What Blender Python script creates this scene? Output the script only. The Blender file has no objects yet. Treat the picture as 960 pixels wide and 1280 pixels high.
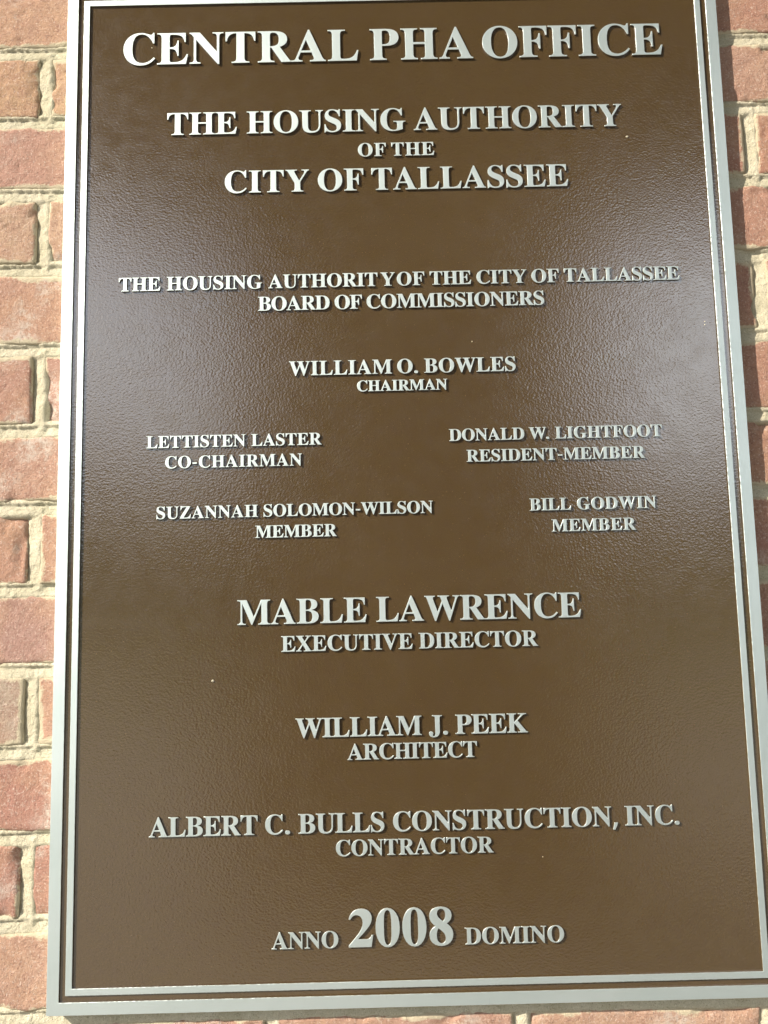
import bpy, math, random
import numpy as np
from mathutils import Vector, Matrix

# ------------------------------------------------------------------ camera, sky, sun, exposure
sc = bpy.context.scene
col = sc.collection
CZ = 1.5                                   # height of the plaque's centre above the paving
cam_d = bpy.data.cameras.new("camera")
cam_d.sensor_fit = 'HORIZONTAL'
cam_d.sensor_width = 36.0
cam_d.lens = 36.0
cam_d.clip_start = 0.02
cam_d.clip_end = 500
cam = bpy.data.objects.new("camera", cam_d)
col.objects.link(cam)
_r = Vector((0.1062511, -0.0035647, -0.02319231))          # measured pose (axis * angle) in plaque axes
_R = Matrix.Rotation(_r.length, 3, _r.normalized())
_P = Matrix(((1, 0, 0), (0, 0, -1), (0, 1, 0)))             # plaque axes -> world (x, -depth, up)
cam.matrix_world = Matrix.Translation((-0.02231762, -0.66804515, CZ - 0.11980273)) @ (_P @ _R).to_4x4()
sc.camera = cam

SUN = Vector((-1.72, -1.0, 1.22)).normalized()              # direction towards the sun
CLOUD = 9.6                               # radiance of the added cloud, in the sky texture's units
w = bpy.data.worlds.new("World")
sc.world = w
w.use_nodes = True
nt = w.node_tree
bg = nt.nodes['Background']
sky = nt.nodes.new('ShaderNodeTexSky')
sky.sky_type = 'NISHITA'
sky.sun_disc = False
sky.sun_elevation = math.asin(SUN.z)
sky.sun_rotation = math.atan2(SUN.x, SUN.y)
sky.air_density = 1.0
sky.dust_density = 2.5
# bright thin cloud, added to strengthen the plaque's sky reflection, thickest towards the horizon
tc = nt.nodes.new('ShaderNodeTexCoord')
cn = nt.nodes.new('ShaderNodeTexNoise'); cn.inputs['Scale'].default_value = 2.2; cn.inputs['Detail'].default_value = 5
nt.links.new(tc.outputs['Generated'], cn.inputs['Vector'])
sx = nt.nodes.new('ShaderNodeSeparateXYZ'); nt.links.new(tc.outputs['Generated'], sx.inputs[0])
el = nt.nodes.new('ShaderNodeMapRange'); nt.links.new(sx.outputs['Z'], el.inputs[0])
el.inputs[1].default_value = 0; el.inputs[2].default_value = .9; el.inputs[3].default_value = .42; el.inputs[4].default_value = -.05
ad = nt.nodes.new('ShaderNodeMath'); nt.links.new(cn.outputs['Fac'], ad.inputs[0]); nt.links.new(el.outputs[0], ad.inputs[1])
cr = nt.nodes.new('ShaderNodeMapRange'); nt.links.new(ad.outputs[0], cr.inputs[0])
cr.inputs[1].default_value = .50; cr.inputs[2].default_value = .85
mx = nt.nodes.new('ShaderNodeMix'); mx.data_type = 'RGBA'
nt.links.new(cr.outputs[0], mx.inputs[0]); nt.links.new(sky.outputs[0], mx.inputs[6])
mx.inputs[7].default_value = (CLOUD * .92, CLOUD, CLOUD * 1.10, 1)
nt.links.new(mx.outputs[2], bg.inputs[0])
bg.inputs[1].default_value = 0.15
sun_d = bpy.data.lights.new("sun", 'SUN')
sun_d.energy = 5.0
sun_d.angle = math.radians(0.53)
sun_d.color = (1.0, 0.93, 0.82)
sun = bpy.data.objects.new("sun", sun_d)
sun.rotation_euler = SUN.to_track_quat('Z', 'Y').to_euler()
col.objects.link(sun)
sc.view_settings.view_transform = 'Standard'
sc.view_settings.look = 'None'
sc.view_settings.exposure = 0.62
sc.view_settings.gamma = 1.0
sc.view_settings.use_curve_mapping = False

rng = random.Random(7)
rs = np.random.RandomState(11)

# ------------------------------------------------------------------ helpers
def tag(o, label=None, cat=None, group=None, kind=None):
    for k, v in (('label', label), ('category', cat), ('group', group), ('kind', kind)):
        if v: o[k] = v
    return o

def link(name, me, parent=None, mats=()):
    o = bpy.data.objects.new(name, me)
    for m in mats:
        if m.name not in [x.name for x in me.materials if x]: me.materials.append(m)
    col.objects.link(o)
    if parent is not None: o.parent = parent
    return o

def mesh(name, verts, faces):
    me = bpy.data.meshes.new(name)
    me.from_pydata([tuple(v) for v in verts], [], [tuple(f) for f in faces])
    me.update()
    return me

def box_data(x0, x1, y0, y1, z0, z1):
    v = [(x0,y0,z0),(x1,y0,z0),(x1,y1,z0),(x0,y1,z0),(x0,y0,z1),(x1,y0,z1),(x1,y1,z1),(x0,y1,z1)]
    f = [(0,3,2,1),(4,5,6,7),(0,1,5,4),(1,2,6,5),(2,3,7,6),(3,0,4,7)]
    return v, f

_LAT = rs.rand(8, 256, 256)
def vnoise(x, z, size, seed=0):
    """smooth value noise, 0..1, for arrays of metres"""
    L = _LAT[seed % 8]
    a = x / size + 37.3 * seed; b = z / size + 91.7 * seed
    i = np.floor(a).astype(int); j = np.floor(b).astype(int)
    fx = a - i; fz = b - j
    fx = fx * fx * (3 - 2 * fx); fz = fz * fz * (3 - 2 * fz)
    g = lambda p, q: L[p % 256, q % 256]
    return (g(i, j) * (1-fx) + g(i+1, j) * fx) * (1-fz) + (g(i, j+1) * (1-fx) + g(i+1, j+1) * fx) * fz
def fbm(x, z, size, seed=0, octv=3):
    t = 0; a = 1; n = 0
    for k in range(octv):
        t = t + a * vnoise(x, z, size / 2**k, seed + k); n += a; a *= .5
    return t / n

# ------------------------------------------------------------------ materials
class NT:
    def __init__(s, name):
        s.m = bpy.data.materials.new(name); s.m.use_nodes = True; s.t = s.m.node_tree
        s.b = s.t.nodes['Principled BSDF']
    def n(s, typ, **kw):
        o = s.t.nodes.new(typ)
        for k, v in kw.items():
            if k.startswith('i_'):
                o.inputs[k[2:].replace('_', ' ')].default_value = v
            else: setattr(o, k, v)
        return o
    def l(s, a, b): s.t.links.new(a, b)
    def noise(s, vec, scale, detail=2, rough=.5, dist=0):
        o = s.n('ShaderNodeTexNoise', i_Scale=scale, i_Detail=detail, i_Roughness=rough, i_Distortion=dist)
        s.l(vec, o.inputs['Vector']); return o.outputs['Fac']
    def ramp(s, fac, lo, hi, a=0.0, b=1.0):
        o = s.n('ShaderNodeMapRange'); s.l(fac, o.inputs[0])
        o.inputs[1].default_value = lo; o.inputs[2].default_value = hi
        o.inputs[3].default_value = a; o.inputs[4].default_value = b
        return o.outputs[0]
    def math(s, op, a, b):
        o = s.n('ShaderNodeMath', operation=op)
        for k, v in ((0, a), (1, b)):
            if isinstance(v, (int, float)): o.inputs[k].default_value = v
            else: s.l(v, o.inputs[k])
        return o.outputs[0]
    def mix(s, fac, a, b, mode='MIX'):
        o = s.n('ShaderNodeMix', data_type='RGBA', blend_type=mode)
        for k, v in ((0, fac), (6, a), (7, b)):
            if isinstance(v, (int, float)): o.inputs[k].default_value = v
            elif isinstance(v, tuple): o.inputs[k].default_value = (*v, 1)
            else: s.l(v, o.inputs[k])
        return o.outputs[2]
    def bump(s, h, dist, strength=1.0, nrm=None):
        o = s.n('ShaderNodeBump', i_Strength=strength, i_Distance=dist)
        s.l(h, o.inputs['Height'])
        if nrm is not None: s.l(nrm, o.inputs['Normal'])
        return o.outputs[0]
    def pos(s): return s.n('ShaderNodeNewGeometry').outputs['Position']
    def set(s, **kw):
        for k, v in kw.items():
            k = k.replace('_', ' ')
            if isinstance(v, (int, float)): s.b.inputs[k].default_value = v
            elif isinstance(v, tuple): s.b.inputs[k].default_value = (*v, 1) if len(v) == 3 else v
            else: s.l(v, s.b.inputs[k])
        return s.m

def mat_brick(name, per_object=True):
    M = NT(name); p = M.pos()
    if per_object:
        base = M.n('ShaderNodeObjectInfo').outputs['Color']
    else:
        r = M.n('ShaderNodeNewGeometry').outputs['Random Per Island']
        base = M.mix(M.ramp(r, 0, 1), (.42, .15, .10), (.50, .26, .17))
    c = M.mix(M.ramp(M.noise(p, 28, 3), .42, .66), base, (.52, .27, .15), 'MIX')
    c = M.mix(.6, base, c)
    c = M.mix(M.ramp(M.noise(p, 75, 4, .65), .35, .7, 0, .55), c, (.30, .11, .085))
    c = M.mix(M.ramp(M.noise(p, 240, 4, .7), .55, .72, 0, .5), c, (.66, .46, .36))
    c = M.mix(.33, c, (.60, .45, .32))
    c = M.mix(M.ramp(M.noise(p, 430, 3, .75), .52, .66, 0, .55), c, (.24, .11, .08))
    c = M.mix(M.ramp(M.noise(p, 560, 3, .75), .55, .68, 0, .6), c, (.80, .66, .55))
    # pale bloom in patches
    c = M.mix(M.math('MULTIPLY', M.ramp(M.noise(p, 17, 3, .6), .55, .68), M.ramp(M.noise(p, 160, 4, .8), .42, .62, 0, .75)), c, (.76, .68, .58))
    # mortar smeared over the arrises
    if per_object:
        e = M.n('ShaderNodeAttribute', attribute_name='edge').outputs['Fac']
        s_ = M.math('ADD', M.math('MULTIPLY', e, 1.0), M.math('MULTIPLY', M.noise(p, 70, 4, .8), 1.25))
        s_ = M.math('ADD', s_, M.ramp(M.noise(p, 16, 2), .35, .65, -.28, .26))
        c = M.mix(M.ramp(s_, 1.34, 1.50, 0, .85), c, (.66, .58, .40))
    h = M.math('ADD', M.math('MULTIPLY', M.noise(p, 240, 4, .75), .6), M.math('MULTIPLY', M.noise(p, 900, 3, .75), .6))
    nb = M.bump(h, .0026, 1.0)
    return M.set(Base_Color=c, Roughness=.92, Specular_IOR_Level=.25, Normal=nb)

def mat_mortar(name):
    M = NT(name); p = M.pos()
    c = M.mix(M.ramp(M.noise(p, 45, 3), .35, .65), (.54, .49, .34), (.63, .57, .42))
    c = M.mix(M.ramp(M.noise(p, 900, 3, .75), .54, .68, 0, .75), c, (.25, .21, .13))
    c = M.mix(M.ramp(M.noise(p, 800, 2, .7), .58, .70, 0, .5), c, (.86, .80, .66))
    h = M.math('ADD', M.noise(p, 380, 3, .7), M.math('MULTIPLY', M.noise(p, 1200, 2, .7), .6))
    return M.set(Base_Color=c, Roughness=.95, Specular_IOR_Level=.2, Normal=M.bump(h, .0016, .9))

def mat_paint():
    M = NT('brown_textured_enamel'); p = M.pos()
    st = M.n('ShaderNodeMapping'); st.inputs['Scale'].default_value = (1.0, 1.0, 1.15); M.l(p, st.inputs['Vector']); q = st.outputs[0]
    c = M.mix(M.ramp(M.noise(p, 5, 3), .3, .7), PAINT_A, PAINT_B)
    c = M.mix(M.ramp(M.noise(p, 150, 3, .6), .4, .7, 0, .22), c, (.07, .04, .03))
    c = M.mix(M.ramp(M.noise(p, 620, 2, .6), .66, .76, 0, .30), c, (.22, .17, .12))     # settled dust grains
    h = M.math('ADD', M.noise(q, 520, .6, .5, .15), M.math('MULTIPLY', M.noise(q, 980, 1.0, .5), .35))
    pit = M.n('ShaderNodeTexVoronoi', feature='SMOOTH_F1', i_Scale=330.0, i_Smoothness=.6); M.l(p, pit.inputs['Vector'])
    h = M.math('ADD', h, M.math('MULTIPLY', pit.outputs['Distance'], .35))
    # finish: the orange peel lies a little smoother in broad patches
    amp = M.ramp(M.noise(p, 9, 2), .3, .7, .55, 1.0)
    h = M.math('MULTIPLY', h, amp)
    r = M.ramp(M.noise(p, 60, 3), .3, .7, PAINT_R - .02, PAINT_R + .05)
    return M.set(Base_Color=c, Roughness=r, IOR=PAINT_IOR, Specular_IOR_Level=PAINT_S, Normal=M.bump(h, PEEL, 1.0))

def mat_metal():
    M = NT('satin_aluminium'); p = M.pos()
    st = M.n('ShaderNodeMapping'); st.inputs['Scale'].default_value = (1.0, 1.0, 6.0); M.l(p, st.inputs['Vector'])
    f = M.noise(st.outputs[0], 900, 3, .6)
    c = M.mix(M.ramp(M.noise(p, 14, 3), .3, .7), (.70, .79, .765), (.78, .86, .835))
    c = M.mix(M.ramp(M.noise(p, 420, 3, .7), .66, .75, 0, .35), c, (.45, .47, .46))
    r = M.ramp(f, .3, .7, METAL_R - .05, METAL_R + .06)
    sc_ = M.n('ShaderNodeMapping'); sc_.inputs['Scale'].default_value = (1.0, 1.0, .06); sc_.inputs['Rotation'].default_value = (0, .5, 0); M.l(p, sc_.inputs['Vector'])
    scr = M.ramp(M.noise(sc_.outputs[0], 900, 2, .6), .68, .74)
    c = M.mix(M.math('MULTIPLY', scr, .3), c, (.5, .55, .54))
    g = M.noise(p, 850, 2, .6)
    hh_ = M.math('ADD', M.math('MULTIPLY', g, 1.6), M.math('ADD', M.math('MULTIPLY', f, .5), M.math('MULTIPLY', scr, -.4)))
    return M.set(Base_Color=c, Metallic=METAL_M, Roughness=r, Normal=M.bump(hh_, .00009, .8))

def mat_plain(name, c, r=.8, scale=40, d=.25):
    M = NT(name); p = M.pos()
    k = M.mix(M.ramp(M.noise(p, scale, 4, .6), .3, .7, 0, 1), c, tuple(v * (1 - d) for v in c))
    return M.set(Base_Color=k, Roughness=r, Specular_IOR_Level=.3)

PAINT_A = (.077, .0475, .0165); PAINT_B = (.089, .0565, .0215)
PAINT_R = .18; PAINT_S = 1.0; PEEL = .00018
PAINT_IOR = 1.8
METAL_R = .53; METAL_M = .9
M_BRICK = mat_brick('fired_brick'); M_BRICK_FAR = mat_brick('fired_brick_far', False)
M_MORTAR = mat_mortar('cream_mortar'); M_PAINT = mat_paint(); M_METAL = mat_metal()
M_CONC = mat_plain('concrete_paving', (.20, .19, .17), .9, 3, .15)
M_GRASS = mat_plain('lawn_grass', (.07, .10, .035), .9, 8, .3)
M_LEAF = mat_plain('leaves', (.05, .08, .03), .8, 3, .4)
M_ADDED_PORCH = mat_plain('added_porch_brown', (.10, .075, .06), .8, 10, .2)
PORCH_H = 3.6; PORCH_D = -3.65; COL_X = .15; COL_W = 1.8

# ------------------------------------------------------------------ unseen ground, added for the plaque's gloss to reflect
ground = link('paving', mesh('paving', [(-60,-9,0),(60,-9,0),(60,.4,0),(-60,.4,0)], [(0,1,2,3)]), None, [M_CONC])
tag(ground, kind='structure')
lawn = link('lawn', mesh('lawn', [(-90,-120,-.02),(90,-120,-.02),(90,-9,-.02),(-90,-9,-.02)], [(0,1,2,3)]), None, [M_GRASS])
tag(lawn, kind='structure')
# unseen trees, added to darken the plaque's reflection low down: rows of uneven crowns
tv, tf = [], []
tr_ = random.Random(5)
for k in range(4200):
    x = tr_.uniform(-50, 50); top = 6.7 + 1.0 * math.sin(x * .35 + .6) + .7 * math.sin(x * .9)
    z = tr_.uniform(0, top) ** .999; y = -30 + tr_.uniform(-1.5, 1.5); r = tr_.uniform(.5, 1.1)
    n0 = len(tv); d = [Vector((tr_.gauss(0, 1), tr_.gauss(0, 1), tr_.gauss(0, 1))).normalized() * r for _ in range(4)]
    tv += [(x + q.x, y + q.y, z + q.z) for q in d]
    tf += [(n0, n0+1, n0+2), (n0, n0+2, n0+3), (n0, n0+3, n0+1), (n0+1, n0+3, n0+2)]
tag(link('added_trees', mesh('added_trees', tv, tf), None, [M_LEAF]), kind='stuff')

# unseen roof and pier, added to darken parts of the plaque's reflection
added_porch = bpy.data.objects.new('added_porch', None); added_porch.location = (0, 0, 0); col.objects.link(added_porch)
tag(added_porch, 'dark roof and wide pier out of view, added to be mirrored in the glossy brown plaque', 'added_porch')
v, f = box_data(-1.75, 7.0, PORCH_D, -.002, PORCH_H, PORCH_H + .08); link('added_ceiling', mesh('added_ceiling', v, f), added_porch, [M_ADDED_PORCH])
v, f = box_data(-1.75, 7.0, PORCH_D - .12, PORCH_D - .002, PORCH_H - .05, PORCH_H + .22); link('added_beam', mesh('added_beam', v, f), added_porch, [M_ADDED_PORCH])
v, f = box_data(COL_X - COL_W/2, COL_X + COL_W/2, PORCH_D + .06, PORCH_D + .7, 0, PORCH_H - .004); link('added_column', mesh('added_column', v, f), added_porch, [M_ADDED_PORCH])

# ------------------------------------------------------------------ brick wall
FACE = 0.0102                              # brick faces lie this far behind the plaque's front
BEDS = [.3970, .3278, .2560, .1832, .1074, .0332, -.0364, -.1092, -.1790, -.2480, -.3190, -.3900, -.4625]
for k in range(4): BEDS.insert(0, BEDS[0] + .0716)
for k in range(4): BEDS.append(BEDS[-1] - .0716)
J = .0114                                  # joint width
PITCH = .2065
# colours read for the courses seen at the left, and at the right of the plaque
C_L = {4: (.56,.31,.19), 5: (.56,.34,.17), 6: (.50,.24,.19), 7: (.56,.36,.24), 8: (.52,.27,.19), 9: (.42,.19,.15), 10: (.52,.27,.20),
       11: (.50,.24,.16), 12: (.42,.22,.20), 13: (.44,.36,.28), 14: (.42,.15,.12), 15: (.40,.14,.11), 16: (.55,.31,.22)}
C_R = {4: (.42,.16,.11), 5: (.52,.28,.20), 6: (.43,.14,.09), 7: (.46,.19,.13), 8: (.44,.17,.12), 9: (.42,.16,.11), 10: (.45,.19,.11),
       11: (.36,.12,.09), 12: (.38,.14,.10)}
wall = bpy.data.objects.new('brick_wall', None)
wall.location = (0, FACE, 0)
col.objects.link(wall)
tag(wall, 'red and orange brick wall with cream mortar joints behind the plaque', 'wall')

XL = .80
def heads(ci):
    """x of the head joints of course ci (course ci lies under bed ci-1, measured courses start at 4)"""
    ph = -.329 if (ci % 2 == 1) else .332 + {4: .08, 10: .032, 12: .02}.get(ci, 0)
    x = [ph + PITCH * k for k in range(-9, 10)]
    return [v for v in x if -XL - PITCH < v < XL + PITCH]

def brick_mesh(cx, cz, wdt, hgt, seed):
    nx, nz = max(8, int(wdt / .0022)), max(8, int(hgt / .0022))
    u = np.linspace(-wdt/2, wdt/2, nx + 1); v = np.linspace(-hgt/2, hgt/2, nz + 1)
    X, Z = np.meshgrid(u, v)
    wx, wz = X + cx, Z + cz
    dx = wdt/2 - np.abs(X); dz = hgt/2 - np.abs(Z); d = np.minimum(dx, dz)
    # wavy outline, strongest at the rim
    k = np.clip(1 - d / .010, 0, 1)
    X2 = X + k * ((fbm(wx, wz, .013, seed) - .5) * .0026)
    Z2 = Z + k * ((fbm(wx, wz, .015, seed + 3) - .5) * .0030)
    h = (fbm(wx, wz, .05, seed + 1, 2) - .5) * .0014
    h += (fbm(wx, wz, .005, seed + 2, 3) - .5) * .0009
    wr = 1 - np.abs(2 * fbm(wx, wz * 1.6, .018, seed + 4, 3) - 1)
    h -= np.clip(wr - .95, 0, 1) * .009                                       # creases of the sand-struck face
    pit = vnoise(wx, wz, .0045, seed + 5) * vnoise(wx, wz, .03, seed + 6)
    h -= np.clip(pit - .74, 0, 1) * .012
    r = .0009 + .0013 * fbm(wx, wz, .012, seed + 7, 2)
    q = np.clip(1 - d / r, 0, 1)
    h -= r * .75 * (1 - np.sqrt(np.clip(1 - q * q, 0, 1)))
    chip = np.clip(fbm(wx, wz, .022, seed + 5, 2) - .58, 0, 1) * np.clip(1 - d / .013, 0, 1)
    h -= chip * .022
    verts = np.stack([X2.ravel(), -h.ravel(), Z2.ravel()], 1)
    W = nx + 1
    ii, jj = np.meshgrid(np.arange(nx), np.arange(nz)); a = (jj * W + ii).ravel()
    faces = np.stack([a, a + 1, a + W + 1, a + W], 1).tolist()
    rim = list(range(0, nx)) + [nx + W * j for j in range(nz)] + [W * nz + i for i in range(nx, 0, -1)] + [W * j for j in range(nz, 0, -1)]
    n0 = len(verts)
    back = verts[rim].copy(); back[:, 1] = .03
    for t in range(len(rim)):
        t2 = (t + 1) % len(rim)
        faces.append([rim[t2], rim[t], n0 + t, n0 + t2])
    verts = np.concatenate([verts, back])
    me = mesh('brick', verts, faces)
    me.shade_smooth()
    at = me.attributes.new('edge', 'FLOAT', 'POINT')
    e = np.concatenate([np.clip(1 - d.ravel() / .012, 0, 1), np.ones(len(rim))]).astype(np.float32)
    at.data.foreach_set('value', e)
    return me

PAL = [(.50,.24,.17), (.44,.17,.12), (.54,.30,.19), (.42,.15,.11), (.48,.22,.16), (.40,.20,.17), (.52,.29,.21), (.45,.18,.12)]
n = 0
for ci in range(1, len(BEDS)):
    top, bot = BEDS[ci-1], BEDS[ci]
    hs = heads(ci)
    for a, b in zip(hs[:-1], hs[1:]):
        if b < -XL or a > XL: continue
        x0, x1 = a + J * .5, b - J * .5
        cx, cz = (x0 + x1)/2, (top + bot)/2
        me = brick_mesh(cx, cz, x1 - x0, top - bot - J * .98, n * 3 + 1)
        o = link('brick', me, wall, [M_BRICK])
        o.location = (cx + rng.uniform(-.0004, .0004), rng.uniform(-.0006, .0007), CZ + cz)
        o.rotation_euler = (rng.uniform(-.006, .006), rng.uniform(-.004, .004), rng.uniform(-.003, .003))
        c = PAL[rng.randrange(len(PAL))]
        if cx < -.1 and b > -.40 and a < -.32 + .01 or (x0 < -.345 < x1): c = C_L.get(ci, c)
        if x1 > .30 and x0 < .34: c = C_R.get(ci, c)
        if ci == 17: c = (.50,.27,.21) if cx < .05 else (.56,.34,.24)
        if ci == 13 and x0 > -.34 and x0 < -.30: c = (.55,.28,.19)
        o.color = (*c, 1)
        n += 1

# mortar: a relief sheet of tooled joints, only where joints run
dx_ = .0012
gx = np.arange(-XL, XL + dx_, dx_); gz = np.arange(BEDS[-1] - .008, BEDS[0] + .008, dx_)
X, Z = np.meshgrid(gx, gz)
beds = np.array(BEDS)
ib = np.argmin(np.abs(Z[:, 0][:, None] - beds[None]), 1)
warp = (fbm(X, Z, .03, 2, 2) - .5) * .0022
tb = (Z - beds[ib][:, None] + warp) / (J * .5)
course = np.clip(np.searchsorted(-beds, -Z[:, 0]), 1, len(BEDS) - 1)
th = np.full_like(X, 9.0)
for ci in range(1, len(BEDS)):
    rows = np.where(course == ci)[0]
    hs = np.array(heads(ci))
    D = X[rows][:, :, None] - hs[None, None, :]
    kk = np.argmin(np.abs(D), 2)
    th[rows] = np.take_along_axis(D, kk[..., None], 2)[..., 0] / (J * .5)
th = th + (fbm(X, Z, .02, 5, 2) - .5) * .5
hb = np.interp(tb, [-2.2, -1.5, -1, -.7, .25, .45, .60, .8, 1, 1.5, 2.2], [-.012, -.0026, -.0008, -.0011, -.0024, -.0030, -.0020, -.0008, -.0008, -.0026, -.012])
hh = np.interp(th, [-2.2, -1.3, -.95, -.5, 0, .6, 1, 1.5, 2.2], [-.012, -.0048, -.0036, -.0030, -.0022, -.0012, -.0007, -.0022, -.012])
g = (fbm(X, Z, .0055, 4, 3) - .5)
g2 = fbm(X, Z, .0034, 6, 2) - .5
H = np.maximum(hb, hh) + g * .0013 + g2 * .0009 + (fbm(X, Z, .022, 1, 2) - .5) * .0022 * np.clip(np.maximum(np.abs(tb) < 1.8, np.abs(th) < 1.8), 0, 1)
keep = (np.abs(tb) < 2.1) | (np.abs(th) < 2.1)
kc = keep[:-1, :-1] & keep[1:, :-1] & keep[:-1, 1:] & keep[1:, 1:]
Wd = len(gx)
jj, ii = np.where(kc); a = jj * Wd + ii
F = np.stack([a, a + 1, a + Wd + 1, a + Wd], 1)
used = np.unique(F); remap = np.zeros(X.size, int); remap[used] = np.arange(len(used))
V = np.stack([X.ravel()[used], -H.ravel()[used], Z.ravel()[used] + CZ], 1)
me = bpy.data.meshes.new('mortar')
me.vertices.add(len(V)); me.vertices.foreach_set('co', V.astype(np.float32).ravel())
me.loops.add(F.size); me.loops.foreach_set('vertex_index', remap[F].astype(np.int32).ravel())
me.polygons.add(len(F)); me.polygons.foreach_set('loop_start', np.arange(0, F.size, 4, dtype=np.int32))
me.update(calc_edges=True); me.shade_smooth()
link('mortar', me, wall, [M_MORTAR])

# the rest of the wall beyond what the photograph shows: plain courses and their mortar bed
fv, ff = [], []
def far_box(x0, x1, y0, y1, z0, z1):
    v, f = box_data(x0, x1, y0, y1, z0, z1); k = len(fv)
    fv.extend(v); ff.extend([tuple(i + k for i in q) for q in f])
ztop, zbot = BEDS[0], BEDS[-1]
rows = [(ztop + .0716 * k, ztop + .0716 * (k + 1), k) for k in range(0, 12)] + [(zbot - .0716 * (k + 1), zbot - .0716 * k, k + 1) for k in range(0, 11)]
for z0, z1, k in rows:
    off = 0 if k % 2 else .1
    x = -3.2 + off
    while x < 3.2:
        far_box(x + J/2, x + PITCH - J/2, rng.uniform(-.0005, .0005), .03, CZ + z0 + J/2, CZ + z1 - J/2); x += PITCH
for ci in range(1, len(BEDS)):
    hs = [heads(ci)[0] + PITCH * k for k in range(-9, 28)]
    for a_, b_ in zip(hs[:-1], hs[1:]):
        if not (b_ < -XL or a_ > XL) or b_ < -3.3 or a_ > 3.3: continue
        far_box(a_ + J/2, b_ - J/2, rng.uniform(-.0005, .0005), .03, CZ + BEDS[ci] + J/2, CZ + BEDS[ci-1] - J/2)
tag(link('outer_bricks', mesh('outer_bricks', fv, ff), wall, [M_BRICK_FAR]), kind='stuff')
v, f = box_data(-3.3, 3.3, .0125, .22, -.05, CZ + ztop + .0716 * 12 + .006)
link('mortar_bed', mesh('mortar_bed', v, f), wall, [M_MORTAR])

# ------------------------------------------------------------------ the plaque
W2, H2 = .3048, .45647
plaque = bpy.data.objects.new('memorial_plaque', None)
plaque.location = (0, 0, CZ)
col.objects.link(plaque)
tag(plaque, 'brown cast metal dedication plaque with silver border and raised capitals on brick wall', 'plaque')
REL = .0016                                # how far border and lettering stand proud of the field

v, f = box_data(-W2 + .0004, W2 - .0004, REL, .0095, -H2 + .0004, H2 - .0004)
me = mesh('back_plate', v, f)
me.materials.append(M_PAINT); me.materials.append(M_METAL)
for p in me.polygons: p.material_index = 0 if p.normal.y < -.5 else 1
link('back_plate', me, plaque)

def ring(name, o, i, y1):
    """rectangular frame between offsets o (outside) and i (inside) from the plaque's edge, small worn bevels"""
    b = .00018; rx = random.Random(3)
    levels = [(o, y1), (o, b), (o + b, 0), (i - b, 0), (i, b), (i, y1)]
    N = 520
    verts, faces = [], []
    def loop(off, y):
        hx, hz = W2 - off, H2 - off; pts = []
        cs = [(-hx, -hz), (hx, -hz), (hx, hz), (-hx, hz)]
        for k in range(4):
            (xa, za), (xb, zb) = cs[k], cs[(k+1) % 4]
            for t in range(N):
                s = t / N; pts.append((xa + (xb-xa)*s, y, za + (zb-za)*s))
        return pts
    L4 = 4 * N
    for off, y in levels: verts += loop(off, y)
    # filed edge: slight unevenness of the arrises
    wob = [rx.uniform(-.00013, .00013) if rx.random() < .6 else .00013 * rx.choice((-1, 1)) for _ in range(L4)]
    for li in (2, 3):
        for t in range(L4):
            if t % N in (0, 1, N-1): continue
            x, y, z = verts[li*L4 + t]
            q = wob[(t * 7 + li * 31) % L4] * (1 if li == 2 else .8)
            if abs(abs(z) - (H2 - levels[li][0])) < 1e-6: z += q
            else: x += q
            verts[li*L4 + t] = (x, y, z)
    for li in range(len(levels) - 1):
        for t in range(L4):
            t2 = (t + 1) % L4
            faces.append((li*L4 + t, li*L4 + t2, (li+1)*L4 + t2, (li+1)*L4 + t))
    me = mesh(name, verts, faces)
    me.materials.append(M_METAL); me.materials.append(M_PAINT)
    for p in me.polygons: p.material_index = 1 if abs(p.normal.y) < .2 and p.index >= 4 * L4 else 0
    return link(name, me, plaque)
ring('outer_border', 0, .0100, .0090)
ring('inner_border', .0152, .0206, REL + .0005)

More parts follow.
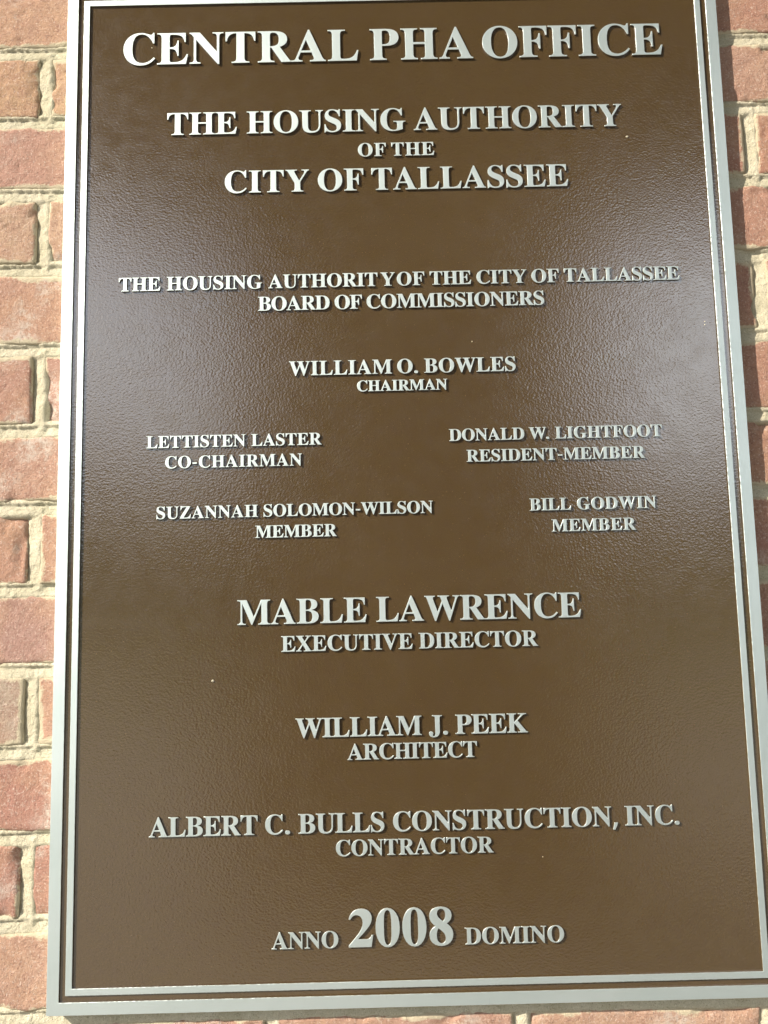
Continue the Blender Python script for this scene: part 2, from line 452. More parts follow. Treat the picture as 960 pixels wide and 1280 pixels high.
LINES = [
    (0.37576, 0.0312, [('CENTRAL', -0.25258, -0.03249), ('PHA', -0.02255, 0.07465), ('OFFICE', 0.08288, 0.25217)]),
    (0.30560, 0.0216, [('THE', -0.21128, -0.14619), ('HOUSING', -0.13784, 0.0096), ('AUTHORITY', 0.01641, 0.20996)]),
    (0.28098, 0.0127, [('OF', -0.03556, -0.00919), ('THE', -0.00479, 0.03542)]),
    (0.24816, 0.0212, [('CITY', -0.15822, -0.08024), ('OF', -0.07292, -0.03041), ('TALLASSEE', -0.02381, 0.15747)]),
    (0.15689, 0.0125, [('THE', -0.25391, -0.2157), ('HOUSING', -0.21065, -0.12405), ('AUTHORIT', -0.119, -0.01964), ('Y', -0.01747, -0.00431), ('OF', -0.00286, 0.02267), ('THE', 0.02701, 0.06501), ('CITY', 0.06935, 0.11512), ('OF', 0.11912, 0.14437), ('TALLASSEE', 0.14853, 0.25383)]),
    (0.13604, 0.0129, [('BOARD', -0.12851, -0.06335), ('OF', -0.05938, -0.03416), ('COMMISSIONERS', -0.03056, 0.13012)]),
    (0.07555, 0.0129, [('WILLIAM', -0.10105, -0.00862), ('O.', -0.00448, 0.0146), ('BOWLES', 0.0196, 0.10182)]),
    (0.05986, 0.0097, [('CHAIRMAN', -0.0407, 0.04032)]),
    (0.01267, 0.0106, [('LETTISTEN', -0.22767, -0.13947), ('LASTER', -0.1351, -0.07238)]),
    (-0.00562, 0.0106, [('CO-CHAIRMAN', -0.21097, -0.0899)]),
    (0.01318, 0.0106, [('DONALD', 0.03972, 0.10701), ('W.', 0.11055, 0.12898), ('LIGHTFOOT', 0.13358, 0.229)]),
    (-0.00578, 0.0106, [('RESIDENT-MEMBER', 0.05464, 0.21295)]),
    (-0.05023, 0.0106, [('SUZANNAH', -0.21834, -0.12891), ('SOLOMON-WILSON', -0.12471, 0.02423)]),
    (-0.06871, 0.0106, [('MEMBER', -0.13202, -0.06032)]),
    (-0.05031, 0.0106, [('BILL', 0.10835, 0.14538), ('GODWIN', 0.14997, 0.22023)]),
    (-0.06911, 0.0106, [('MEMBER', 0.12684, 0.20104)]),
    (-0.14358, 0.0212, [('MABLE', -0.14806, -0.03572), ('LAWRENCE', -0.02814, 0.14958)]),
    (-0.16714, 0.0131, [('EXECUTIVE', -0.11039, 0.00323), ('DIRECTOR', 0.00791, 0.11098)]),
    (-0.23947, 0.0159, [('WILLIAM', -0.09883, 0.009), ('J.', 0.01444, 0.03122), ('PEEK', 0.037, 0.09923)]),
    (-0.25872, 0.0129, [('ARCHITECT', -0.0552, 0.05533)]),
    (-0.31775, 0.0157, [('ALBERT', -0.22252, -0.13085), ('C.', -0.12516, -0.10372), ('BULLS', -0.09736, -0.02464), ('CONSTRUCTION,', -0.01793, 0.17147), ('INC.', 0.17685, 0.22328)]),
    (-0.33665, 0.0127, [('CONTRACTOR', -0.06618, 0.06623)]),
    (-0.40910, 0.0130, [('ANNO', -0.1205, -0.06475), ('DOMINO', 0.03929, 0.12196)]),
    (-0.40915, 0.0304, [('2008', -0.05696, 0.03036)]),
]
GLYPHS = {
 'A': [[[37,0,-9,0,-9,6],[-9,12,-9,18,4,18],[15,22,24,30,32,38],[41,53,49,75,101,205],[154,336,206,466,212,466],[218,466,224,465,278,339],[331,213,384,87,394,62],[403,45,411,34,419,24],[429,18,443,18,443,12],[443,6,443,0,372,0],[300,0,229,0,229,6],[229,12,229,18,265,18],[283,27,283,46,283,52],[280,64,273,81,266,98],[259,115,253,132,203,132],[153,132,103,132,95,112],[87,91,79,71,77,67],[76,63,76,59,75,54],[75,51,75,48,75,28],[91,18,124,18,125,18],[126,18,128,18,128,12],[128,6,128,0,82,0]],[[135,213,113,161,156,161],[199,161,242,161,220,213],[198,266,177,319,156,266]]],
 'B': [[[90,0,16,0,16,6],[16,12,16,17,39,18],[54,23,62,32,71,41],[75,58,75,82,75,178],[75,273,75,369,75,388],[73,403,69,412,66,422],[60,429,51,433,43,437],[31,439,15,439,15,444],[15,450,15,455,84,455],[152,455,220,455,338,455],[396,420,396,351,396,296],[360,261,287,247,375,231],[418,192,418,132,418,90],[403,58,371,35,339,12],[295,0,238,0,164,0]],[[182,298,182,252,184,252],[186,252,188,252,224,252],[249,259,263,272,278,286],[285,310,285,345,285,376],[280,398,269,412,259,427],[241,434,216,434,201,434],[192,431,188,425,184,419],[182,407,182,391,182,345]],[[206,24,222,24,251,24],[271,32,283,49,295,66],[301,92,301,128,301,165],[293,192,277,208,261,223],[235,231,197,231,192,231],[187,231,182,231,182,176],[182,120,182,65,182,50],[185,39,190,33,196,27]]],
 'C': [[[338,-11,257,-11,212,-11],[172,-1,137,20,103,40],[75,68,56,104,36,140],[26,182,26,228,26,274],[36,315,56,351,76,387],[104,414,139,435,174,455],[214,465,259,465,290,465],[326,457,367,440,374,437],[381,435,388,435,404,435],[415,445,419,465,425,465],[431,465,437,465,437,413],[437,361,437,308,431,308],[425,308,420,308,405,350],[383,383,356,407,329,431],[299,443,265,443,184,443],[144,371,144,226,144,91],[188,24,278,24,305,24],[332,31,358,45,384,59],[408,79,428,106,435,100],[441,94,447,89,401,22]]],
 'D': [[[90,0,20,0,20,6],[20,12,20,17,41,18],[55,22,63,30,70,37],[74,52,74,75,74,174],[74,274,74,374,74,400],[70,418,61,426,52,434],[37,439,15,439,15,444],[15,450,15,455,84,455],[153,455,222,455,302,455],[363,436,405,396,447,357],[468,301,468,228,468,76],[388,0,228,0,159,0]],[[206,24,222,24,266,24],[299,41,319,75,340,109],[351,160,351,229,351,365],[308,433,223,433,206,433],[195,430,190,423,185,417],[182,404,182,385,182,281],[182,176,182,72,182,53],[185,40,190,34,195,27]]],
 'E': [[[143,0,14,0,14,6],[14,11,14,17,38,17],[54,21,62,30,71,38],[75,54,75,78,75,175],[75,272,75,369,75,398],[71,417,62,425,53,434],[38,439,16,439,16,444],[16,450,16,455,144,455],[271,455,399,455,399,410],[399,365,399,320,394,320],[389,320,383,320,378,361],[364,390,340,406,317,422],[281,430,232,430,217,430],[207,430,200,428,193,427],[188,423,186,417,184,411],[183,401,183,388,183,341],[183,293,183,246,186,246],[190,246,193,246,223,246],[245,254,259,269,273,284],[283,310,288,345,293,345],[299,345,304,345,304,270],[304,194,304,118,299,118],[293,118,287,118,285,145],[280,166,273,181,266,197],[255,207,241,213,227,219],[208,222,185,222,184,222],[184,222,183,222,183,171],[183,119,183,67,183,51],[186,40,192,35,198,30],[211,28,230,28,263,28],[291,31,313,39,336,46],[355,58,371,75,386,92],[400,114,411,143,417,143],[424,143,430,143,421,95],[411,48,402,0,273,0]]],
 'F': [[[96,0,15,0,15,6],[15,12,15,17,39,19],[54,25,62,34,71,43],[75,59,75,84,75,181],[75,278,75,375,75,399],[70,415,61,423,53,431],[37,436,14,439,14,444],[14,450,14,455,141,455],[267,455,394,455,394,410],[394,365,394,320,388,320],[383,320,377,320,373,347],[366,369,355,385,345,402],[330,413,310,420,290,428],[263,431,230,431,217,431],[207,431,200,429,193,428],[188,426,186,421,183,417],[182,409,182,398,182,348],[182,298,182,247,185,247],[187,247,190,247,220,247],[242,255,256,270,270,286],[280,311,284,347,290,347],[296,347,302,347,302,270],[302,194,302,118,296,118],[291,118,285,118,280,158],[271,185,257,200,242,216],[220,224,189,224,186,224],[184,224,182,224,182,176],[182,128,182,81,182,64],[184,52,188,43,192,33],[199,27,210,24,220,20],[236,18,257,17,257,12],[257,6,257,0,176,0]]],
 'G': [[[328,-10,268,-10,220,-10],[177,0,141,19,105,39],[77,67,57,103,37,139],[28,181,28,229,28,276],[37,317,57,352,77,387],[105,415,139,435,174,455],[213,465,257,465,292,465],[330,457,369,441,376,437],[382,436,388,436,395,436],[401,438,406,443,410,448],[415,455,419,465,425,465],[431,465,437,465,437,413],[437,360,437,308,431,308],[426,308,420,308,410,335],[398,359,382,379,366,399],[349,415,329,426,309,438],[289,443,267,443,186,443],[146,371,146,228,146,157],[157,104,180,67,203,31],[235,13,275,13,301,13],[318,18,328,27,338,37],[343,51,343,71,343,90],[343,109,343,128,343,149],[338,163,329,170,320,178],[302,182,275,182,275,187],[275,193,275,198,350,198],[425,198,500,198,500,193],[500,187,500,182,478,182],[464,178,457,171,450,163],[446,149,446,128,446,95],[446,62,446,29,387,3]]],
 'H': [[[91,0,15,0,15,6],[15,12,15,17,39,18],[54,23,62,32,71,40],[75,56,75,81,75,180],[75,279,75,379,75,400],[70,415,62,424,54,432],[39,437,16,439,16,444],[16,450,16,455,91,455],[167,455,242,455,242,450],[242,444,242,439,225,437],[213,435,204,432,196,429],[190,423,187,415,184,407],[182,395,182,379,182,336],[182,293,182,251,235,251],[289,251,342,251,342,293],[342,336,342,379,342,395],[340,407,337,415,335,423],[329,429,320,432,312,435],[299,437,282,439,282,444],[282,450,282,455,357,455],[432,455,507,455,507,450],[507,444,507,439,484,437],[468,432,461,424,453,416],[449,401,449,379,449,279],[449,180,449,81,449,58],[453,42,461,33,469,24],[484,18,507,17,507,12],[507,6,507,0,432,0],[357,0,282,0,282,6],[282,12,282,17,305,18],[321,23,329,31,338,38],[342,55,342,81,342,127],[342,174,342,221,289,221],[235,221,182,221,182,174],[182,127,182,81,182,56],[186,40,194,32,202,23],[218,18,242,17,242,12],[242,6,242,0,166,0]]],
 'I': [[[91,0,13,0,13,6],[13,12,13,17,36,20],[52,25,61,32,71,40],[75,54,75,75,75,179],[75,283,75,387,75,407],[71,421,63,427,55,434],[39,438,13,439,13,444],[13,450,13,455,90,455],[167,455,244,455,244,450],[244,444,244,439,221,438],[204,434,196,427,187,421],[183,407,183,387,183,284],[183,180,183,77,183,63],[184,52,187,44,191,36],[197,30,206,26,215,22],[228,19,246,17,246,12],[246,6,246,0,168,0]]],
 'J': [[[206,-65,109,-65,87,-65],[68,-61,51,-54,35,-46],[21,-36,11,-22,2,-9],[-3,6,-3,23,-3,39],[1,52,11,61,20,70],[31,75,44,75,59,75],[70,70,79,62,88,53],[93,42,93,28,93,18],[90,8,85,-1,79,-11],[77,-17,77,-19,77,-33],[86,-40,105,-40,121,-40],[133,-35,139,-25,145,-15],[148,1,148,21,148,137],[148,252,148,367,148,385],[146,399,142,409,139,419],[132,426,122,430,112,434],[98,437,79,439,79,444],[79,450,79,455,158,455],[236,455,314,455,314,450],[314,444,314,439,298,437],[285,435,277,431,268,427],[262,420,260,411,257,401],[255,386,255,367,255,274],[255,181,255,89,255,-14]]],
 'K': [[[92,0,16,0,16,6],[16,12,16,17,39,18],[55,23,63,32,71,40],[75,56,75,81,75,180],[75,279,75,379,75,400],[71,415,63,424,55,433],[39,438,17,439,17,444],[17,450,17,455,92,455],[167,455,242,455,242,450],[242,444,242,439,226,437],[213,435,205,432,196,429],[191,423,187,415,184,407],[183,395,183,379,183,330],[183,282,183,234,229,280],[275,327,321,373,339,392],[349,407,349,418,349,432],[329,439,291,439,291,444],[291,450,291,455,356,455],[421,455,486,455,486,450],[486,444,486,439,483,439],[480,439,477,439,438,439],[394,413,345,361,320,335],[295,310,271,285,335,205],[399,126,463,46,471,36],[479,29,487,25,495,20],[505,18,519,17,519,12],[519,6,519,0,440,0],[360,0,281,0,281,6],[281,12,281,17,291,17],[299,18,306,18,313,19],[318,19,322,21,330,24],[334,28,334,34,334,41],[328,51,316,66,277,115],[238,164,199,214,194,208],[188,203,183,198,183,159],[183,120,183,81,183,56],[187,40,195,32,203,23],[219,18,242,17,242,12],[242,6,242,0,167,0]]],
 'L': [[[144,0,15,0,15,6],[15,12,15,17,39,18],[54,23,62,32,71,40],[75,56,75,81,75,180],[75,279,75,379,75,401],[70,416,62,425,54,433],[39,438,16,439,16,444],[16,450,16,455,94,455],[172,455,250,455,250,450],[250,444,250,439,232,439],[218,437,208,434,198,431],[192,425,188,416,184,408],[182,395,182,379,182,280],[182,181,182,83,182,67],[183,55,185,47,188,39],[192,34,200,31,207,29],[218,28,234,28,266,28],[293,32,315,40,336,48],[355,61,370,80,385,98],[398,123,409,154,415,154],[421,154,427,154,419,103],[410,51,402,0,273,0]]],
 'M': [[[66,0,14,0,14,6],[14,12,14,17,36,18],[52,23,61,32,71,40],[75,56,75,79,75,180],[75,281,75,382,75,397],[74,408,71,416,67,423],[61,429,53,432,44,436],[31,438,15,439,15,444],[15,450,15,455,71,455],[128,455,185,455,229,351],[273,247,317,142,361,247],[405,351,449,455,505,455],[561,455,617,455,617,450],[617,444,617,439,596,437],[581,432,573,423,564,415],[560,400,560,378,560,281],[560,183,560,85,560,66],[562,52,565,43,568,33],[574,27,582,23,590,20],[601,18,617,17,617,12],[617,6,617,0,543,0],[469,0,396,0,396,6],[396,12,396,17,412,19],[424,21,433,25,441,28],[447,35,450,44,453,53],[455,66,455,83,455,188],[455,294,455,399,399,266],[344,133,288,0,282,0],[276,0,270,0,215,130],[160,259,105,389,105,286],[105,183,105,80,105,54],[110,38,120,30,129,21],[146,17,169,17,169,12],[169,6,169,0,118,0]]],
 'N': [[[409,-11,403,-11,304,109],[206,230,107,350,107,259],[107,169,107,79,107,55],[111,39,119,31,126,23],[142,18,167,17,167,12],[167,6,167,0,117,0],[68,0,18,0,18,6],[18,12,18,17,34,18],[46,20,54,23,62,27],[68,33,71,41,74,50],[76,62,76,79,76,182],[76,285,76,388,53,416],[40,431,36,433,32,435],[26,437,18,439,18,444],[18,450,18,455,64,455],[110,455,156,455,235,360],[313,264,391,169,391,238],[391,308,391,377,391,394],[389,406,386,414,383,422],[377,428,369,431,360,435],[348,437,331,439,331,444],[331,450,331,455,381,455],[430,455,480,455,480,450],[480,444,480,439,456,438],[441,433,433,425,426,416],[422,400,422,377,422,248],[422,118,422,-11,415,-11]]],
 'O': [[[295,-11,261,-11,227,-11],[197,-5,169,7,140,19],[116,36,94,58,73,79],[57,105,45,134,33,163],[28,194,28,228,28,261],[33,292,45,321,57,350],[73,376,95,397,116,419],[141,436,170,448,199,460],[231,466,265,466,298,466],[329,460,357,448,385,436],[410,420,431,399,452,377],[469,352,481,323,492,294],[498,262,498,228,498,194],[492,163,481,134,469,105],[452,79,430,58,409,36],[384,19,355,7,326,-5]],[[228,12,265,12,341,12],[379,84,379,228,379,298],[369,352,348,389,326,425],[297,443,260,443,183,443],[145,371,145,228,145,157],[156,104,177,67,199,30]]],
 'P': [[[91,0,15,0,15,6],[15,12,15,17,39,18],[54,23,62,32,71,40],[75,56,75,81,75,180],[75,279,75,379,75,400],[70,415,62,424,54,432],[39,437,16,439,16,444],[16,450,16,455,82,455],[148,455,214,455,271,455],[312,450,336,440,359,430],[377,416,390,398,403,379],[409,357,409,332,409,294],[395,263,367,240,338,217],[297,206,242,206,222,206],[202,206,182,206,182,164],[182,122,182,81,182,56],[186,40,194,32,202,23],[218,18,242,17,242,12],[242,6,242,0,166,0]],[[182,286,182,230,188,230],[195,230,201,230,235,230],[258,237,272,253,285,268],[292,293,292,329,292,364],[286,390,275,406,264,423],[244,431,216,431,203,431],[194,429,189,424,184,419],[182,410,182,398,182,342]]],
 'R': [[[91,0,15,0,15,6],[15,12,15,17,39,18],[54,23,62,32,71,40],[75,56,75,81,75,180],[75,279,75,379,75,400],[70,415,62,424,54,432],[39,437,16,439,16,444],[16,450,16,455,83,455],[150,455,217,455,284,455],[334,445,367,426,400,406],[417,376,417,334,417,279],[383,242,315,224,354,166],[393,108,432,50,439,39],[446,31,452,26,458,20],[467,17,478,17,479,17],[480,17,480,17,480,12],[480,6,480,0,433,0],[386,0,338,0,293,71],[247,141,201,212,195,212],[188,212,182,212,182,168],[182,124,182,81,182,56],[186,40,194,32,202,23],[218,18,242,17,242,12],[242,6,242,0,166,0]],[[182,284,182,234,189,234],[196,234,203,234,238,234],[264,242,280,258,296,275],[304,300,304,336,304,399],[277,431,224,431,206,431],[195,428,190,422,185,417],[182,404,182,385,182,335]]],
 'S': [[[49,-11,43,-11,43,45],[43,102,43,158,49,158],[56,158,62,158,73,109],[90,73,111,50,133,26],[162,15,197,15,222,15],[242,22,257,36,271,50],[279,68,279,89,279,119],[261,142,225,160,204,170],[183,180,163,191,124,210],[95,231,77,253,59,274],[50,301,50,332,50,359],[56,383,67,403,79,423],[95,438,115,449,136,460],[159,466,185,466,198,466],[213,465,229,461,246,458],[263,454,282,448,286,447],[289,446,291,446,294,445],[297,445,300,445,311,445],[318,452,320,466,327,466],[333,466,339,466,339,417],[339,368,339,319,334,319],[328,319,322,319,316,344],[306,366,293,385,281,404],[265,418,248,429,231,439],[213,445,194,445,171,445],[153,439,140,426,126,414],[120,399,120,380,120,363],[125,348,137,336,149,325],[166,314,189,303,210,293],[232,283,253,273,281,260],[302,247,317,233,333,219],[344,204,350,188,356,172],[359,154,359,133,359,104],[352,79,339,58,325,36],[306,20,281,8,256,-4],[226,-10,192,-10,181,-10],[170,-9,158,-8,147,-6],[136,-3,126,1,114,5],[105,8,98,9,91,11],[87,12,85,12,77,12],[72,10,69,7,66,4],[63,-2,61,-11,55,-11]]],
 'T': [[[171,0,92,0,92,6],[92,12,92,17,116,17],[133,22,142,31,151,40],[156,56,156,81,156,198],[156,316,156,433,154,433],[151,433,149,433,114,433],[86,423,65,403,45,383],[32,355,29,318,23,318],[17,318,11,318,11,364],[11,409,11,455,144,455],[277,455,410,455,410,409],[410,363,410,317,405,317],[399,317,394,317,386,394],[344,433,269,433,267,433],[265,433,263,433,263,316],[263,198,263,81,263,56],[268,39,276,30,285,22],[302,17,328,17,328,12],[328,6,328,0,249,0]]],
 'U': [[[307,-13,248,-13,186,-13],[141,1,114,29,87,56],[73,98,73,155,73,230],[73,304,73,379,73,400],[69,415,61,424,52,432],[37,437,15,439,15,444],[15,450,15,455,90,455],[165,455,240,455,240,450],[240,444,240,439,224,437],[211,435,202,432,194,429],[188,423,185,415,182,407],[181,395,181,379,181,299],[181,219,181,140,181,100],[188,71,203,51,218,32],[242,22,275,22,353,22],[392,68,392,159,392,232],[392,305,392,378,392,400],[388,415,379,423,371,432],[354,437,328,439,328,444],[328,450,328,455,377,455],[426,455,474,455,474,450],[474,444,474,439,454,436],[440,430,433,421,426,413],[422,398,422,378,422,313],[422,247,422,181,422,112],[408,62,380,32,351,2]]],
 'V': [[[218,-13,212,-13,156,118],[100,250,44,381,37,397],[30,410,22,420,15,430],[3,436,-14,439,-14,444],[-14,450,-14,455,61,455],[136,455,211,455,211,450],[211,444,211,439,190,439],[175,436,166,432,157,428],[152,420,152,410,152,403],[155,392,161,378,194,300],[226,221,259,143,288,221],[318,299,348,377,352,390],[355,400,355,409,355,420],[350,428,342,432,333,436],[319,438,299,439,299,444],[299,450,299,455,347,455],[394,455,442,455,442,450],[442,444,442,439,428,439],[417,435,408,427,400,420],[391,405,382,383,331,251],[281,119,230,-13,224,-13]]],
 'W': [[[177,-11,171,-11,124,124],[78,258,32,393,27,409],[21,420,15,427,9,434],[-1,438,-15,439,-15,444],[-15,450,-15,455,50,455],[115,455,181,455,181,450],[181,444,181,439,166,438],[156,436,150,432,143,428],[140,421,140,410,140,401],[143,388,148,373,173,300],[198,226,223,153,249,220],[275,286,301,353,296,368],[291,383,286,399,281,415],[275,425,267,429,260,434],[247,437,229,439,229,444],[229,450,229,455,299,455],[369,455,439,455,439,450],[439,444,439,439,408,439],[393,430,393,412,393,406],[395,398,399,386,424,313],[449,239,474,166,496,234],[518,302,541,369,546,385],[549,398,549,406,549,418],[545,426,538,430,531,435],[519,438,503,439,503,444],[503,450,503,455,543,455],[584,455,624,455,624,450],[624,444,624,439,611,436],[601,430,594,421,588,412],[581,398,575,379,532,249],[489,119,446,-11,440,-11],[434,-11,428,-11,390,96],[353,202,316,309,274,202],[232,96,190,-11,184,-11]]],
 'X': [[[66,0,11,0,11,6],[11,12,11,17,41,17],[67,34,90,66,124,114],[159,161,193,208,155,268],[116,327,78,386,67,403],[57,416,47,425,38,434],[28,439,16,439,15,439],[15,439,14,439,14,444],[14,450,14,455,91,455],[167,455,244,455,244,450],[244,444,244,439,239,439],[234,439,229,439,203,439],[190,431,190,415,190,409],[194,400,201,388,223,355],[244,322,265,289,284,317],[303,345,322,373,333,390],[339,404,339,414,339,430],[324,438,293,439,293,444],[293,450,293,455,348,455],[403,455,458,455,458,450],[458,444,458,439,457,439],[456,439,455,439,435,439],[418,433,403,423,388,412],[372,396,357,373,331,337],[306,301,281,265,325,195],[369,126,413,57,422,44],[429,34,436,28,443,21],[452,17,461,17,462,17],[463,17,464,17,464,12],[464,6,464,0,389,0],[314,0,238,0,238,6],[238,12,238,17,240,17],[242,17,243,17,274,17],[290,25,290,41,290,50],[285,63,275,79,253,114],[231,148,210,183,186,149],[162,115,138,81,129,68],[124,56,124,45,124,27],[141,17,174,17,174,12],[174,6,174,0,120,0]]],
 'Y': [[[177,0,101,0,101,6],[101,12,101,17,125,18],[140,23,148,32,156,40],[161,56,161,81,161,113],[161,146,161,179,122,248],[84,317,46,387,34,409],[24,423,14,429,10,432],[5,434,1,435,-4,437],[-9,437,-13,438,-13,444],[-13,450,-13,455,60,455],[133,455,207,455,207,450],[207,444,207,438,203,438],[199,438,195,438,183,438],[174,436,167,432,159,428],[156,423,156,416,156,410],[158,402,164,392,192,336],[220,281,248,226,277,272],[305,319,333,366,343,383],[349,397,349,408,349,428],[332,438,298,438,297,438],[296,438,295,438,295,444],[295,450,295,455,343,455],[391,455,439,455,439,450],[439,444,439,438,428,437],[418,432,409,424,400,417],[392,406,383,392,345,329],[306,266,268,203,268,163],[268,122,268,81,268,56],[272,40,280,32,288,23],[304,18,328,17,328,12],[328,6,328,0,252,0]]],
 'Z': [[[149,0,20,0,20,4],[20,7,20,11,105,150],[191,290,276,430,255,430],[235,430,214,430,185,430],[160,427,141,420,122,414],[107,402,94,386,81,369],[71,346,61,316,56,316],[50,316,44,316,49,363],[53,409,57,455,173,455],[290,455,406,455,406,451],[406,447,406,443,322,305],[238,167,153,29,182,29],[210,29,239,29,286,29],[322,40,349,61,376,83],[395,117,407,164,413,164],[418,164,424,164,418,109],[413,55,407,0,278,0]]],
 '.': [[[101,-9,89,-9,78,-9],[69,-6,60,1,52,9],[48,20,48,36,48,53],[52,64,60,71,69,78],[78,81,89,81,101,81],[111,78,119,71,127,64],[132,53,132,36,132,20],[127,9,119,1,111,-6]]],
 ',': [[[42,-87,28,-87,34,-61],[40,-33,47,-3,53,28],[58,55,61,78,82,78],[103,78,124,78,126,75],[127,73,129,71,123,47],[115,21,104,-8,93,-36],[82,-62,71,-87,57,-87]]],
 '-': [[[81,154,27,154,27,171],[27,189,27,206,81,206],[135,206,189,206,189,189],[189,171,189,154,135,154]]],
}

# numerals drawn in thousandths of their body size: bezier points as [left handle, point, right handle]
def _auto(pts):
    return pts
DIG = {
 '2': [[(17,0),'L',(442,0),'L',(478,214),'L',(446,214),'C',(432,168),(408,142),(352,142),'L',(192,142),
        'C',(235,190),(330,275),(388,350),'C',(428,400),(455,448),(455,512),'C',(455,615),(375,688),(262,688),
        'C',(140,688),(52,610),(22,500),'L',(50,490),'C',(78,545),(118,572),(165,572),'C',(238,572),(286,515),(286,436),
        'C',(286,345),(225,262),(155,180),'L',(17,30),'Z']],
 '0': [[(24,337),'C',(24,540),(116,688),(250,688),'C',(384,688),(476,540),(476,337),'C',(476,135),(384,-13),(250,-13),'C',(116,-13),(24,135),(24,337),'Z'],
       [(180,337),'C',(180,190),(176,26),(250,26),'C',(324,26),(320,190),(320,337),'C',(320,490),(324,650),(250,650),'C',(176,650),(180,490),(180,337),'Z']],
 '8': [[(148,342),'C',(75,385),(33,438),(33,520),'C',(33,625),(125,688),(246,688),'C',(362,688),(450,630),(450,536),'C',(450,470),(418,420),(352,384),
        'C',(430,336),(472,275),(472,190),'C',(472,72),(385,-13),(246,-13),'C',(112,-13),(28,68),(28,172),'C',(28,245),(68,302),(148,342),'Z'],
       [(286,424),'C',(230,465),(176,505),(176,562),'C',(176,612),(208,648),(256,648),'C',(302,648),(332,612),(332,540),'C',(332,490),(318,456),(286,424),'Z'],
       [(200,302),'C',(176,262),(163,225),(163,166),'C',(163,85),(200,34),(254,34),'C',(304,34),(332,72),(332,122),'C',(332,205),(275,245),(200,302),'Z']],
}
def dig_splines(ch):
    out = []
    for s in DIG[ch]:
        P = [s[0]]; segs = []; k = 1
        while s[k] != 'Z':
            if s[k] == 'L':
                a, b = P[-1], s[k+1]
                segs.append(((a[0]+(b[0]-a[0])/3, a[1]+(b[1]-a[1])/3), (a[0]+(b[0]-a[0])*2/3, a[1]+(b[1]-a[1])*2/3))); P.append(b); k += 2
            else: segs.append((s[k+1], s[k+2])); P.append(s[k+3]); k += 4
        if P[-1] != P[0]:
            a, b = P[-1], P[0]
            segs.append(((a[0]+(b[0]-a[0])/3, a[1]+(b[1]-a[1])/3), (a[0]+(b[0]-a[0])*2/3, a[1]+(b[1]-a[1])*2/3)))
        else: P.pop()
        m = len(P); out.append([[*segs[i-1][1], *P[i], *segs[i][0]] for i in range(m)])
    return out

ADV = dict(A=722,B=667,C=722,D=722,E=667,F=611,G=778,H=778,I=389,J=500,K=778,L=667,M=944,N=722,O=778,P=611,R=722,S=556,T=667,U=722,V=722,W=1000,X=722,Y=722,Z=667)
ADV.update({'.':250,',':250,'-':333,'2':500,'0':500,'8':500})
BB = dict(A=(9,689),B=(16,619),C=(49,687),D=(14,690),E=(16,641),F=(16,583),G=(37,755),H=(21,759),I=(20,370),J=(3,479),K=(30,769),L=(19,638),M=(14,921),N=(16,701),O=(35,743),P=(16,600),R=(26,715),S=(35,513),T=(31,636),U=(16,701),V=(16,701),W=(19,981),X=(16,699),Y=(15,699),Z=(28,634))
BB.update({'.':(41,210),',':(39,217),'-':(44,287),'2':(17,478),'0':(24,476),'8':(28,472)})

def glyph(ch):
    if ch in DIG: return dig_splines(ch)
    sp = GLYPHS[ch]
    xs = [p[2] for s in sp for p in s]; x0, x1 = min(xs), max(xs); B = BB[ch]
    kx = (B[1] - B[0]) / (x1 - x0); kz = 676 / 455
    return [[[(p[0]-x0)*kx + B[0], p[1]*kz, (p[2]-x0)*kx + B[0], p[3]*kz, (p[4]-x0)*kx + B[0], p[5]*kz] for p in s] for s in sp]

_cache = {}
def letter_mesh(ch, size):
    key = (ch, round(size, 6))
    if key in _cache: return _cache[key]
    bev = .00013
    c = bpy.data.curves.new('letter', 'CURVE'); c.dimensions = '2D'; c.fill_mode = 'BOTH'; c.resolution_u = 6
    T = REL + .0004
    for s in glyph(ch):
        sp = c.splines.new('BEZIER'); sp.bezier_points.add(len(s) - 1); sp.use_cyclic_u = True
        for b, p in zip(sp.bezier_points, s):
            b.handle_left_type = b.handle_right_type = 'FREE'
            k = size / 1000
            b.handle_left = (p[0]*k, p[1]*k, 0); b.co = (p[2]*k, p[3]*k, 0); b.handle_right = (p[4]*k, p[5]*k, 0)
    c.extrude = T/2 - bev; c.bevel_depth = bev; c.bevel_resolution = 0
    c.offset = (-.00008 if size > .03 else -.00002)
    o = bpy.data.objects.new('tmp', c); col.objects.link(o)
    me = bpy.data.meshes.new_from_object(o)
    bpy.data.objects.remove(o); bpy.data.curves.remove(c)
    co = np.empty(len(me.vertices) * 3, np.float32); me.vertices.foreach_get('co', co); co = co.reshape(-1, 3)
    new = np.stack([co[:, 0], T/2 - co[:, 2], co[:, 1]], 1)
    me.vertices.foreach_set('co', new.ravel()); me.name = 'letter'
    me.materials.clear(); me.materials.append(M_METAL); me.materials.append(M_PAINT); me.update()
    for p in me.polygons: p.material_index = 1 if abs(p.normal.y) < .3 else 0
    _cache[key] = me
    return me

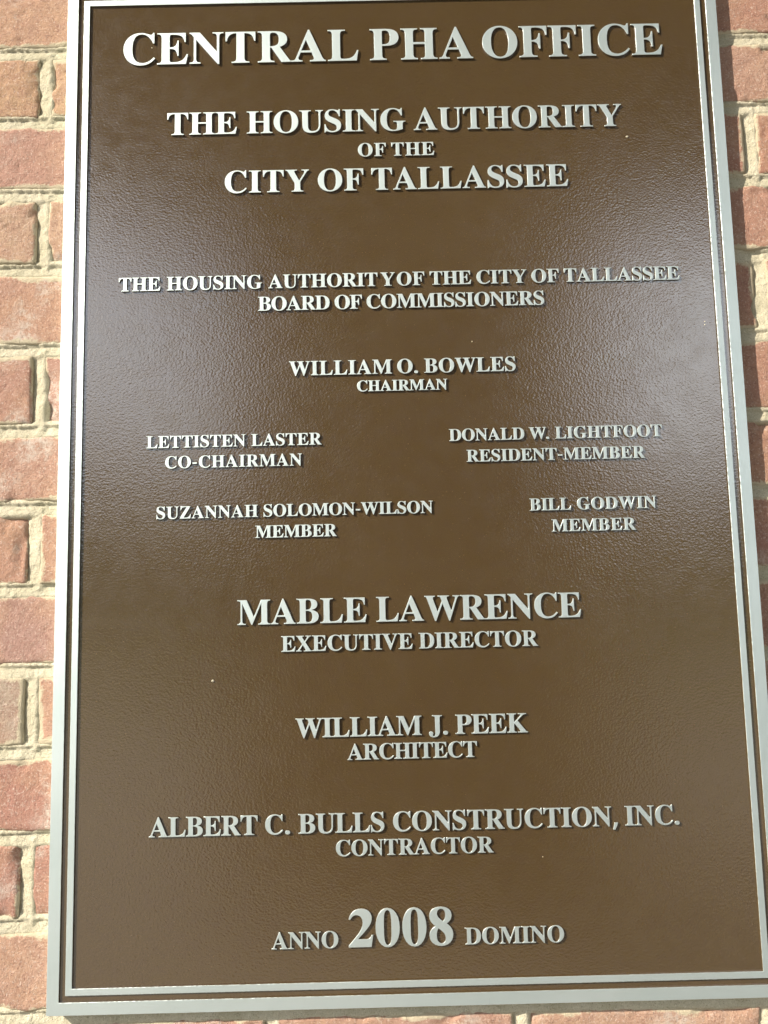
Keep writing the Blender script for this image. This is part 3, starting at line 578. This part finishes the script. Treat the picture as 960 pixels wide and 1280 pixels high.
SMALL = {7, 13, 14, 15}                    # the smallest lines, past the three hundred largest letters
small_parts = []
for li, (vb, ch, words_) in enumerate(LINES):
    ref = 688 if words_[0][0] == '2008' else 676
    size = ch / ref * 1000
    for wd, ua, ub in words_:
        s = size / 1000
        ua += .0004; ub -= .0004                # measured edges include the photograph's blur
        nat = sum(ADV[k] for k in wd) - BB[wd[0]][0] - (ADV[wd[-1]] - BB[wd[-1]][1])
        tr = ((ub - ua) / s - nat) / max(1, len(wd) - 1)
        if len(wd) == 1: tr = 0
        x = ua - BB[wd[0]][0] * s
        for k in wd:
            me = letter_mesh(k, size)
            nm = {'.': 'full_stop', ',': 'comma', '-': 'hyphen'}.get(k, 'digit' if k in '208' else 'letter')
            if li in SMALL and nm == 'letter': small_parts.append((me, x, vb))
            else:
                o = link(nm, me, plaque); o.location = (x, 0, vb)
            x += (ADV[k] + tr) * s
vv, fc, mi = [], [], []
for me, x, z in small_parts:
    k = len(vv); mi += [p.material_index for p in me.polygons]; vv += [(p.co.x + x, p.co.y, p.co.z + z) for p in me.vertices]; fc += [tuple(i + k for i in p.vertices) for p in me.polygons]
me = mesh('small_lettering', vv, fc)
me.materials.append(M_METAL); me.materials.append(M_PAINT); me.polygons.foreach_set('material_index', mi)
tag(link('small_lettering', me, plaque), kind='stuff')

# pale flecks stuck to the field
import bmesh
bm = bmesh.new(); bmesh.ops.create_icosphere(bm, subdivisions=1, radius=1.0)
fleck = bpy.data.meshes.new('fleck'); bm.to_mesh(fleck); bm.free()
FLECKS = [(-.1691, -.1904, .0011), (.2138, .2956, .0011), (.0635, .1037, .0006), (.107, -.3417, .0004), (.2741, .1175, .0007), (.2739, .1145, .0007), (-.2261, .3935, .0006)]
M_FLECK = mat_plain('pale_fleck', (.72, .66, .50), .7, 900, .2)
for x, z, r in FLECKS:
    o = link("fleck", fleck, plaque, [M_FLECK])
    o.location = (x, REL - r * .3, z); o.scale = (r * rng.uniform(.8, 1.3), r * .6, r * rng.uniform(.8, 1.2)); o.rotation_euler = (0, rng.uniform(0, 3), 0)
